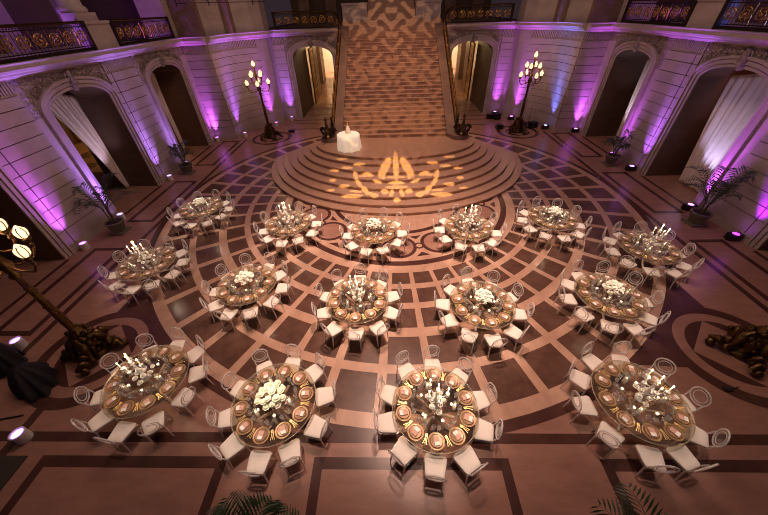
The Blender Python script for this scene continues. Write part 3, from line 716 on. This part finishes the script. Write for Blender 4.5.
# ---------------------------------------------------------------- torcheres
def torchere(loc, label, rz=0):
    r = empty('torchere_lamp', loc, rz); tag(r, label, 'lamp', 'bronze candelabra floor lamps')
    b = MB(); b.lathe([(.34, 0), (.36, .1), (.26, .18), (.22, .34), (.30, .46), (.17, .62), (.13, .8), (.2, .9), (.12, 1.0), (.085, 1.1), (.10, 1.5), (.075, 2.2), (.065, 2.9), (.12, 3.0), (.07, 3.08), (.14, 3.3), (.08, 3.5), (.05, 3.7), (.09, 4.1), (.03, 4.5), (.06, 4.62)], n=14)
    for k in range(40):
        a = random.uniform(0, 6.28); z = random.uniform(.2, .95); b.ball((.23*math.cos(a), .23*math.sin(a), z), random.uniform(.05, .11), 6)
    for k in range(14):
        z = 1.15+k*.12; a = k*2.4; b.ball((.085*math.cos(a), .085*math.sin(a), z), .03, 5)
    b.build('pole', 'bronze', r)
    for k in range(4):
        a = k*PI/2+.35; b = MB(); pts = []
        for i in range(14):
            q = i/13; rr = .18+.52*q; z = .62*(1-q)**1.5+.10+.14*math.sin(q*9); pts.append((rr*math.cos(a+.25*math.sin(q*4)), rr*math.sin(a+.25*math.sin(q*4)), z))
        b.tube(pts, [.14-.07*abs(math.sin(i*.9)) for i in range(14)], 7)
        b.ball((.72*math.cos(a), .72*math.sin(a), .12), .11, 8); b.ball((.45*math.cos(a), .45*math.sin(a), .34), .12, 8)
        for j in range(6): b.ball((random.uniform(.25, .7)*math.cos(a+random.uniform(-.25, .25)), random.uniform(.25, .7)*math.sin(a+random.uniform(-.25, .25)), random.uniform(.1, .35)), .07, 6)
        b.build('foot', 'bronze', r)
    for tier, (n, rad, z0, zg) in enumerate(((4, .70, 3.25, 3.65), (4, .42, 3.7, 4.14), (1, 0, 4.5, 4.72))):
        for k in range(n):
            a = 2*PI*k/n+tier*PI/4; ca, sa = math.cos(a), math.sin(a); b = MB()
            if rad: b.tube([(.05*ca, .05*sa, z0), (rad*.4*ca, rad*.4*sa, z0-.12), (rad*.8*ca, rad*.8*sa, z0-.14), (rad*1.02*ca, rad*1.02*sa, z0+.05), (rad*ca, rad*sa, zg-.18)], .028, 6)
            b.lathe([(.03, -.22), (.09, -.16), (.10, -.12), (.06, -.10)], (rad*ca, rad*sa, zg), 10); b.ball((rad*1.0*ca, rad*sa, zg-.3), .05, 6)
            arm = b.build('arm', 'bronze', r)
            b = MB(); b.lathe([(.05, -.12), (.10, -.06), (.12, .03), (.11, .10), (.06, .16), (.02, .21)], (rad*ca, rad*sa, zg), 12); b.build('glass_globe', 'globe', arm)
            b = MB()
            for j in range(6):
                an = j*PI/3; b.tube([(rad*ca+q*math.cos(an), rad*sa+q*math.sin(an), zg+z) for q, z in ((.05, -.12), (.108, -.06), (.128, .03), (.118, .10), (.065, .165))], .011, 4)
            b.build('globe_cage', 'bronze', arm)
    for dz, p in ((3.9, 55), (4.9, 30)): point('lamp_glow', (loc[0], loc[1], dz), p, (1, .55, .28), .5)
    return r
random.seed(2)
torchere((-8.78, 4.85, 0), 'large bronze candelabra lamp at left beside the leftmost front-row table', .0)
torchere((8.95, 4.75, 0), 'bronze candelabra lamp at right by the rightmost front-row table, base in view', 2.4)
torchere((-9.15, 23.1, 0), 'bronze candelabra lamp in the left niche by the staircase', .3)
torchere((9.1, 23.1, 0), 'bronze candelabra lamp in the right niche by the staircase', .1)

# ---------------------------------------------------------------- gear near the lamps
def cloth_heap(loc, sx, sy, h, label, seed=1, rz=0):
    random.seed(seed); b = MB(); n = 28; vs = []; fs = []
    for j in range(n+1):
        for i in range(n+1):
            u, v = 2*i/n-1, 2*j/n-1; rr = math.sqrt(u*u+v*v); an = math.atan2(v, u)
            k = max(0, 1-rr**1.8*(1+.12*math.sin(5*an+seed))); z = h*k**.6*(.72+.28*math.sin(u*3+1))+.02*math.sin(an*17)*min(1, rr*2)
            fl = 1+.10*math.sin(an*9+seed)
            if rr > 1: u /= rr; v /= rr
            vs.append((u*sx*fl, v*sy*fl, max(.01, z)))
    for j in range(n):
        for i in range(n): a = j*(n+1)+i; fs.append((a, a+1, a+n+2, a+n+1))
    b.add(vs, fs, 0, True); o = b.build('draped_cloth', 'black_cloth', loc=loc); o.rotation_euler.z = rz; return tag(o, label, 'cloth')
cloth_heap((-9.75, 3.95, 0), .72, .40, .8, 'black cloth draped in a heap beside the left near lamp', 1, -.55)
cloth_heap((-10.95, 4.45, 0), .5, .33, 1.2, 'tall black cloth bundle at the left edge of the floor', 4, -.6)
cloth_heap((9.25, 3.55, 0), .5, .3, .5, 'small dark cloth heap beside the right near lamp', 3, .3)
b = MB(); b.box(-9.4, -8.38, 1.2, 2.25, 0.001, .03); tag(b.build('floor_mat', 'mat_rubber'), 'dark flat rubber mat at the lower left corner', 'mat')
b = MB(); b.tube([(-9.3, 3.1, .02), (-9.8, 3.0, .02), (-10.4, 3.1, .02), (-11.5, 3.0, .02)], .02, 5); tag(b.build('power_cable', 'black_metal'), 'thin black cable running from the black cloth', 'cable')
b = MB(); b.box(-.09, .09, -.05, .05, 0, .04); b.tube([(.09, 0, .02), (.3, .05, .02)], .012, 5); tag(b.build('small_plug', 'black_metal', loc=(7.75, 3.75, 0)), 'small dark plug on the marble ring by the right near lamp', 'plug')
def mic_stand(loc, h, label):
    r = empty('microphone_stand', loc); tag(r, label, 'stand', 'slim black stands in the right niche')
    b = MB(); b.tube([(0, 0, .03), (0, 0, h)], .012, 6); b.build('pole', 'black_metal', r)
    for k in range(3): a = k*2*PI/3; b = MB(); b.tube([(0, 0, .25), (.28*math.cos(a), .28*math.sin(a), .012)], .01, 5); b.build('leg', 'black_metal', r)
mic_stand((9.9, 24.6, 0), 1.9, 'slim black stand, tallest in the right niche'); mic_stand((10.5, 24.9, 0), 1.3, 'slim black stand nearest the right niche wall'); mic_stand((9.45, 24.5, 0), 1.2, 'slim black stand close behind the right niche lamp')
def case(loc, sx, sy, sz, label, rz=0):
    r = empty('equipment_case', loc, rz); tag(r, label, 'case', 'black equipment cases')
    b = MB(); b.box(-sx, sx, -sy, sy, 0, sz); b.box(-sx*.9, sx*.9, -sy*.9, sy*.9, sz, sz+.03); b.build('case_body', 'black_metal', r)
    b = MB(); b.tube([(-.08, 0, sz+.03), (-.08, 0, sz+.08), (.08, 0, sz+.08), (.08, 0, sz+.03)], .012, 5); b.build('handle', 'dark_bronze', r)
case((10.5, 23.95, 0), .28, .22, .38, 'black case on the wall side of the right niche lamp', .4); case((8.0, 23.9, 0), .24, .2, .28, 'black case on the stair side of the right niche lamp')
case((8.05, 26.6, 0), .25, .2, .3, 'black case at the right corridor arch', .3); case((8.5, 26.2, 0), .2, .2, .45, 'upright black case beside the right corridor arch case', .8)
case((-7.9, 24.3, 0), .24, .14, .14, 'flat black case beside the left niche lamp', .2); case((9.9, 24.15, 0), .2, .18, .3, 'small black case between the thin stands', .9)
# draped table inside the left hall
b = MB(); b.prism([(-.55, -.4), (.55, -.4), (.55, .4), (-.55, .4)], 0, .74); b.box(-.58, .58, -.43, .43, .70, .76); tag(b.build('hall_table', 'napkin', loc=(-16.6, 16.1, 0)), 'peach draped table glimpsed through the left middle arch', 'table')

# ---------------------------------------------------------------- cake table
r = empty('cake_table', (-2.6, 17.2, 1.2)); tag(r, 'round table in faintly self-lit ivory linen on the platform by the stairs', 'table')
b = MB(); n = 48; vs = []; fs = []
for j, (rr, z, wv) in enumerate(((.60, .80, 0), (.63, .77, .005), (.64, .55, .02), (.65, .3, .03), (.67, .0, .045))):
    for i in range(n): a = 2*PI*i/n; q = rr+wv*math.sin(a*9); vs.append((q*math.cos(a), q*math.sin(a), z))
for j in range(4):
    for i in range(n): fs.append((j*n+i, j*n+(i+1) % n, (j+1)*n+(i+1) % n, (j+1)*n+i))
b.add(vs, fs, 0, True); b.add(vs[:n], [list(range(n))], 0); b.build('tablecloth', 'self_lit_linen', r)
r = empty('wedding_cake', (-2.6, 17.35, 2.0)); tag(r, 'small white tiered cake with a gold topper on the linen table', 'cake')
for rr, z0, z1 in ((.17, 0, .13), (.12, .13, .26), (.08, .26, .38)): b = MB(); b.lathe([(rr, z0), (rr, z1-.01), (rr-.01, z1)], n=20); b.build('tier', 'ivory', r)
b = MB(); b.lathe([(.03, .38), (.045, .45), (.02, .55), (.03, .62), (0, .68)], n=10); b.build('topper', 'gold', r)
spot('cake_pin_spot', (-2, 12, 12), (-2.6, 17.2, 1.8), 1500, (1, .82, .62), 9, .6, .05)

# ---------------------------------------------------------------- banquet tables
ORD = ['nearest the stairs', 'first clockwise from the stairs', 'second clockwise from the stairs', 'third clockwise from the stairs', 'fourth clockwise from the stairs', 'fifth clockwise from the stairs',
       'sixth clockwise from the stairs', 'seventh clockwise from the stairs', 'eighth clockwise from the stairs', 'ninth clockwise from the stairs']
TN = dict(l='leftmost front-row table', m='second front-row table', n='third front-row table', o='rightmost front-row table',
          f='leftmost middle-row table', g='second middle-row table', h='third middle-row table', i='fourth middle-row table', j='fifth middle-row table', k='rightmost middle-row table',
          a='leftmost back-row table', b='second back-row table', c='third back-row table', d='fourth back-row table', e='rightmost back-row table')
def proto_table():
    r = empty('banquet_table')
    b = MB(); b.lathe([(0, .735), (.905, .735), (.905, .75), (0, .75)], n=64, caps=False); tt = b.build('tabletop', 'table_glass', r)
    b = MB(); b.tube([(.912*math.cos(2*PI*i/64), .912*math.sin(2*PI*i/64),   .742) for i in range(64)], .010, 6, closed=True); b.build('rim', 'glass_edge', tt)
    for k in range(4):
        a = k*PI/2+PI/4; ca, sa = math.cos(a), math.sin(a); b = MB()
        b.tube([(.44*ca, .44*sa, .715), (.30*ca, .30*sa, .62), (.07*ca, .07*sa, .40), (.20*ca, .20*sa, .16), (.50*ca, .50*sa, .02)], [.034, .034, .038, .036, .032], 6); b.build('leg', 'ivory', r)
    b = MB(); b.lathe([(.0, .34), (.13, .35), (.13, .38), (0, .40)], n=20); b.build('hub', 'ivory', r)
    return r
def rrect(w0, w1, d, r=.05, n=5):
    """rounded trapezoid: width w0 at back (-d), w1 at front (+d)"""
    pts = []
    for (x, y, a0) in ((w1-r, d-r, 0), (-w1+r, d-r, PI/2), (-w0+r, -d+r, PI), (w0-r, -d+r, 3*PI/2)):
        for i in range(n): a = a0+PI/2*i/(n-1); pts.append((x+r*math.cos(a), y+r*math.sin(a)))
    return pts
def proto_chair():
    r = empty('clear_chair')
    b = MB(); b.prism(rrect(.20, .235, .215, .06), .43, .452); b.build('seat', 'acrylic', r)
    b = MB(); P0 = rrect(.185, .222, .205, .07); n = len(P0); vs = []
    for k, z in ((.96, .452), (1.0, .468), (1.0, .488), (.94, .502), (.6, .510)): vs += [(x*k, y*k, z) for x, y in P0]
    b.add(vs, [(j*n+i, j*n+(i+1) % n, (j+1)*n+(i+1) % n, (j+1)*n+i) for j in range(4) for i in range(n)]+[list(range(4*n, 5*n)), list(range(n))[::-1]], 0, True)
    b.build('cushion', 'cushion', r)
    for sx, sy in ((-1, 1), (1, 1), (-1, -1), (1, -1)):
        b = MB(); x = .195 if sy > 0 else .165; b.tube([(sx*x, sy*.185, .43), (sx*(x+.005), sy*(.19 if sy > 0 else .235), 0)], [.021, .013], 6); b.build('leg', 'acrylic_edge', r)
    b = MB(); cy, cz = -.245, .735
    def O(rx, rz, k=36): return [(rx*math.cos(2*PI*i/k), cy-.10*(rz*math.sin(2*PI*i/k)+.2)-.0, cz+rz*math.sin(2*PI*i/k)) for i in range(k)]
    b.tube(O(.185, .205), .015, 6, 0, True); b.tube(O(.125, .140), .009, 5, 0, True)
    for s in (-1, 1): b.tube([(s*.16, -.19, .44), (s*.165, -.225, .6), (s*.17, -.24, .66)], [.018, .014, .013], 6)
    ring = b.build('back_frame', 'acrylic_edge', r)
    b = MB(); p = O(.180, .20); b.add(p, [list(range(len(p)))], 0); b.build('backrest', 'acrylic', r)
    return r
def proto_setting():
    out = {}
    b = MB(); b.lathe([(0, 0), (.10, 0), (.155, .008), (.168, .014), (.166, .017), (.150, .012), (.10, .005), (0, .005)], n=28, caps=False); out['charger'] = b.build('charger_plate', 'charger_gold')
    b = MB(); b.lathe([(0, .006), (.08, .006), (.118, .016), (.122, .019), (.112, .019), (.08, .011), (0, .011)], n=26, caps=False); b.tube([(.121*math.cos(2*PI*i/26), .121*math.sin(2*PI*i/26), .019) for i in range(26)], .005, 4, 1, True); out['plate'] = b.build('dinner_plate', ['plate_rim', 'plate_edge'])
    r = empty('napkin'); b = MB(); b.prism(rrect(.052, .052, .075, .008, 3), .012, .034); b.build('folded_cloth', 'napkin', r)
    b = MB(); b.box(-.050, .050, .018, .085, .034, .037); b.build('menu_card', 'card', r); out['napkin'] = r
    b = MB(); b.box(-.006, .006, -.10, .04, 0, .003); b.box(-.012, .012, .04, .06, 0, .003)
    for x in (-.011, -.004, .004, .011): b.box(x-.002, x+.002, .06, .10, 0, .003)
    out['fork'] = b.build('fork', 'gold')
    b = MB(); b.box(-.006, .006, -.10, .01, 0, .004); b.prism([(-.006, .01), (.009, .01), (.011, .08), (.003, .11), (-.006, .105)], 0, .003); out['knife'] = b.build('knife', 'gold')
    b = MB(); b.box(-.005, .005, -.09, .05, 0, .003); b.prism([(.016*math.cos(t*PI/5), .072+.026*math.sin(t*PI/5)) for t in range(10)], 0, .005); out['spoon'] = b.build('spoon', 'gold')
    b = MB(); b.lathe([(.036, 0), (.034, .004), (.005, .01), (.004, .09), (.012, .10), (.036, .13), (.041, .165), (.034, .215), (.032, .215), (.039, .165), (.034, .132), (.0, .104)], n=12, caps=False); out['wine'] = b.build('wine_glass', 'glass')
    b = MB(); b.lathe([(.036, 0), (.034, .004), (.006, .01), (.006, .06), (.020, .075), (.042, .11), (.044, .17), (.042, .17), (.040, .11), (.0, .08)], n=12, caps=False); out['goblet'] = b.build('water_goblet', 'glass')
    return out
def votive():
    r = empty('votive_candle'); b = MB(); b.lathe([(.028, 0), (.034, .06), (.031, .06), (.026, .008), (0, .008)], n=10, caps=False); b.build('glass_cup', 'crystal', r)
    b = MB(); b.ball((0, 0, .035), .014, 6, sz=1.6); b.build('flame', 'flame', r); return r
def pillar():
    r = empty('cylinder_candle'); b = MB(); b.lathe([(.045, 0), (.045, .26), (.042, .26), (.042, .01), (0, .01)], n=14, caps=False); b.build('glass_cylinder', 'glass', r)
    b = MB(); b.lathe([(0, .01), (.032, .01), (.032, .15), (.0, .155)], n=12, caps=False); b.build('candle', 'wax', r); b = MB(); b.ball((0, 0, .185), .012, 6, sz=2); b.build('flame', 'flame', r); return r
def rose(b, c, R, mi=0, mi2=1):
    b.ball(c, R*.62, 7, mi)
    for ring, (n, rr, tilt) in enumerate(((5, .55, .5), (7, .95, .1))):
        for k in range(n):
            a = 2*PI*k/n+ring*.5+c[0]*9; ca, sa = math.cos(a), math.sin(a); p = Vector(c)+Vector((ca*R*rr*.7, sa*R*rr*.7, R*tilt)); t = Vector((-sa, ca, 0)); o_ = Vector((ca, sa, .5 if ring == 0 else -.1)).normalized()
            b.add([p-t*R*.35-o_*R*.3, p+t*R*.35-o_*R*.3, p+t*R*.42+o_*R*.25, p+o_*R*.45, p-t*R*.42+o_*R*.25], [(0, 1, 2, 3, 4)], mi, True)
    b.ball((c[0], c[1], c[2]+R*.55), R*.16, 5, mi2)
def centre_base(r):
    for k in range(4):
        a = k*PI/2+.6; b = MB(); ca, sa = math.cos(a), math.sin(a)
        b.tube([(.05*ca, .05*sa, .03), (.27*ca, .27*sa, .022)], [.026, .022], 6); b.build('base_arm', 'ivory', r)
def bouquet(seed, petal='petal', low=False, R0=.22):
    random.seed(seed); r = empty('flower_centrepiece')
    b = MB(); b.lathe([(.05, 0), (.07, .05), (.05, .14), (.075, .18), (.07, .18), (.04, .13), (0, .02)], n=12, caps=False); b.build('vase', 'crystal', r)
    n = 20
    for k in range(n):
        t = (k+.5)/n; ph = math.acos(1-1.15*t); a = k*2.4; rr = R0*random.uniform(.9, 1.1)
        c = (rr*math.sin(ph)*math.cos(a), rr*math.sin(ph)*math.sin(a), .22+rr*.8*math.cos(ph))
        b = MB(); rose(b, c, random.uniform(.055, .08)); b.build('flower', [petal if random.random() < .85 else 'petal', 'flower_eye'], r)
    b = MB()
    for k in range(22):
        a = random.uniform(0, 6.28); q = random.uniform(.16, .3); p = Vector((q*math.cos(a), q*math.sin(a), .20)); e = p*1.08; e.z = .16; t = Vector((-math.sin(a), math.cos(a), 0))*.022
        b.add([p, p.lerp(e, .5)+t, e, p.lerp(e, .5)-t], [(0, 1, 2, 3)])
    b.build('leaves', 'leaf', r)['kind'] = 'stuff'
    return r
def candelabra(seed):
    random.seed(seed); r = empty('crystal_candelabra')
    b = MB(); b.lathe([(.09, 0), (.08, .02), (.025, .06), (.04, .10), (.02, .16), (.035, .24), (.018, .30), (.03, .38), (.015, .44), (.03, .48), (0, .5)], n=10); b.build('stem', 'crystal', r)
    for k in range(5):
        a = 2*PI*k/5+.4; ca, sa = (math.cos(a), math.sin(a)); rad = .17 if k else .0; zz = .50 if k else .58
        b = MB()
        if rad: b.tube([(0, 0, .36), (rad*.5*ca, rad*.5*sa, .32), (rad*ca, rad*sa, .38), (rad*ca, rad*sa, zz-.06)], .010, 6)
        b.lathe([(.01, -.07), (.034, -.05), (.036, -.03), (.012, -.03)], (rad*ca, rad*sa, zz), 10)
        for j in range(5): b.ball((rad*ca+.03*math.cos(j*1.26), rad*sa+.03*math.sin(j*1.26), zz-.10), .014, 5, sz=1.8)
        arm = b.build('arm', 'crystal', r)
        b = MB(); b.lathe([(.011, -.03), (.011, .09), (0, .095)], (rad*ca, rad*sa, zz), 8); b.build('taper_candle', 'wax', arm)
        b = MB(); b.ball((rad*ca, rad*sa, zz+.115), .013, 6, sz=2.0); b.build('flame', 'flame', arm)
    for k in range(9):
        a = k*2.4; q = .05+.018*k; b = MB(); rose(b, (q*math.cos(a), q*math.sin(a), .10+.02*(9-k)*.5), random.uniform(.04, .055)); b.build('flower', ['petal', 'flower_eye'], r)
    return r
P_t = proto_table(); P_c = proto_chair(); P_s = proto_setting(); P_v = votive(); P_p = pillar()
P_fl = [bouquet(1), bouquet(2, 'petal_green', R0=.26), bouquet(4, R0=.20)]; P_ca = [candelabra(1), candelabra(2)]
for o_ in P_ca: o_.scale = (1.2, 1.2, 1.3)
bpy.context.view_layer.update(); freeze()
KINDC = dict(l='ca', m='hy', n='ca', o='ca', f='ca', g='fl', h='ca', i='fl', j='fl', k='ca', a='fl', b='ca', c='fl', d='ca', e='fl')
used = set()
def place(p, loc, rz, label, cat, group):
    if p.name in used: o = dup(p, loc, rz)
    else: used.add(p.name); o = p; o.location = loc; o.rotation_euler = (0, 0, rz)
    return tag(o, label, cat, group)
for key, (cx, cy, ph) in TABLES.items():
    tn = TN[key]; random.seed(ord(key))
    kc = KINDC[key]
    what = {'ca': 'with crystal candelabra', 'hy': 'with white and green hydrangeas', 'fl': 'with low white flowers'}[kc]
    place(P_t, (cx, cy, 0), math.radians(ph), 'round mirrored banquet table with gold rim, the '+tn, 'table', 'round banquet tables')
    angs = sorted([math.radians(ph+36*k) for k in range(10)], key=lambda a: -(((a-PI/2+PI/10) % (2*PI))))
    # first = nearest +Y (stairs), then clockwise
    first = min(angs, key=lambda a: abs(((a-PI/2+PI) % (2*PI))-PI)); order = [first-2*PI*i/10 for i in range(10)]
    def at(rad, a, z=.751): return (cx+rad*math.cos(a), cy+rad*math.sin(a), z)
    for i, a in enumerate(order):
        q = ORD[i]; J = random.uniform
        place(P_c, at(1.055+J(-.03, .03), a+J(-.025, .025), 0), a+PI/2+J(-.12, .12), 'clear chair with ivory cushion, %s, at the %s' % (q, tn), 'chair', 'clear chairs around the tables')
        place(P_s['charger'], at(.70, a), a, 'gold charger plate, %s, on the %s' % (q, tn), 'charger', 'gold chargers')
        place(P_s['plate'], at(.70, a, .7565), a, 'dark-rimmed plate, %s, on the %s' % (q, tn), 'plate', 'plates on the chargers')
        place(P_s['napkin'], at(.70, a, .7585), a-PI/2+PI*(0 if J(0, 1) > .3 else 1)+J(-.25, .25), 'peach folded napkin with white card, %s, on the %s' % (q, tn), 'napkin', 'peach napkins')
        for nm, off, lab in (('fork', .215, 'gold fork'), ('knife', -.195, 'gold knife'), ('spoon', -.225, 'gold spoon')):
            a2 = a+off/.70*.98; place(P_s[nm], at(.705, a2), a+PI/2+off*.6, '%s, %s, on the %s' % (lab, q, tn), nm, 'gold cutlery')
        place(P_s['wine'], at(.50, a-.15+J(-.03, .03)), 0, 'tall clear wine glass, %s, on the %s' % (q, tn), 'glass', 'wine glasses')
        place(P_s['goblet'], at(.50, a+.13+J(-.03, .03)), 0, 'clear water goblet, %s, on the %s' % (q, tn), 'glass', 'water goblets')
    if kc == 'ca': place(P_ca[ord(key) % 2], (cx, cy, .751), ph*.05, 'crystal candelabra with lit tapers and white roses on the '+tn, 'centrepiece', 'crystal candelabra')
    elif kc == 'hy': place(P_fl[1], (cx, cy, .751), 0, 'large white and green hydrangea ball on the '+tn, 'centrepiece', 'flower centrepieces')
    else: place(P_fl[0 if key in 'cgj' else 2], (cx, cy, .751), ph*.1, 'mound of cream roses on the '+tn, 'centrepiece', 'flower centrepieces')
    point('candle_glow', (cx+.1, cy-.1, 1.62), 11, (1, .78, .55), .08)
    for k in range(5):
        a = PI/2-.3-k*2*PI/5; place(P_v, at(.345, a), 0, 'small lit votive, %s around the centre of the %s' % (ORD[k] if k else 'on the stair side', tn), 'candle', 'votives on the '+tn)
    for k in range(3):
        a = PI/2+.35-k*2*PI/3; place(P_p, at(.395, a), 0, 'glass cylinder candle, %s, on the %s' % (('on the stair side', 'clockwise of the stair-side one', 'last before the stair side')[k], tn), 'candle', 'cylinder candles on the '+tn)
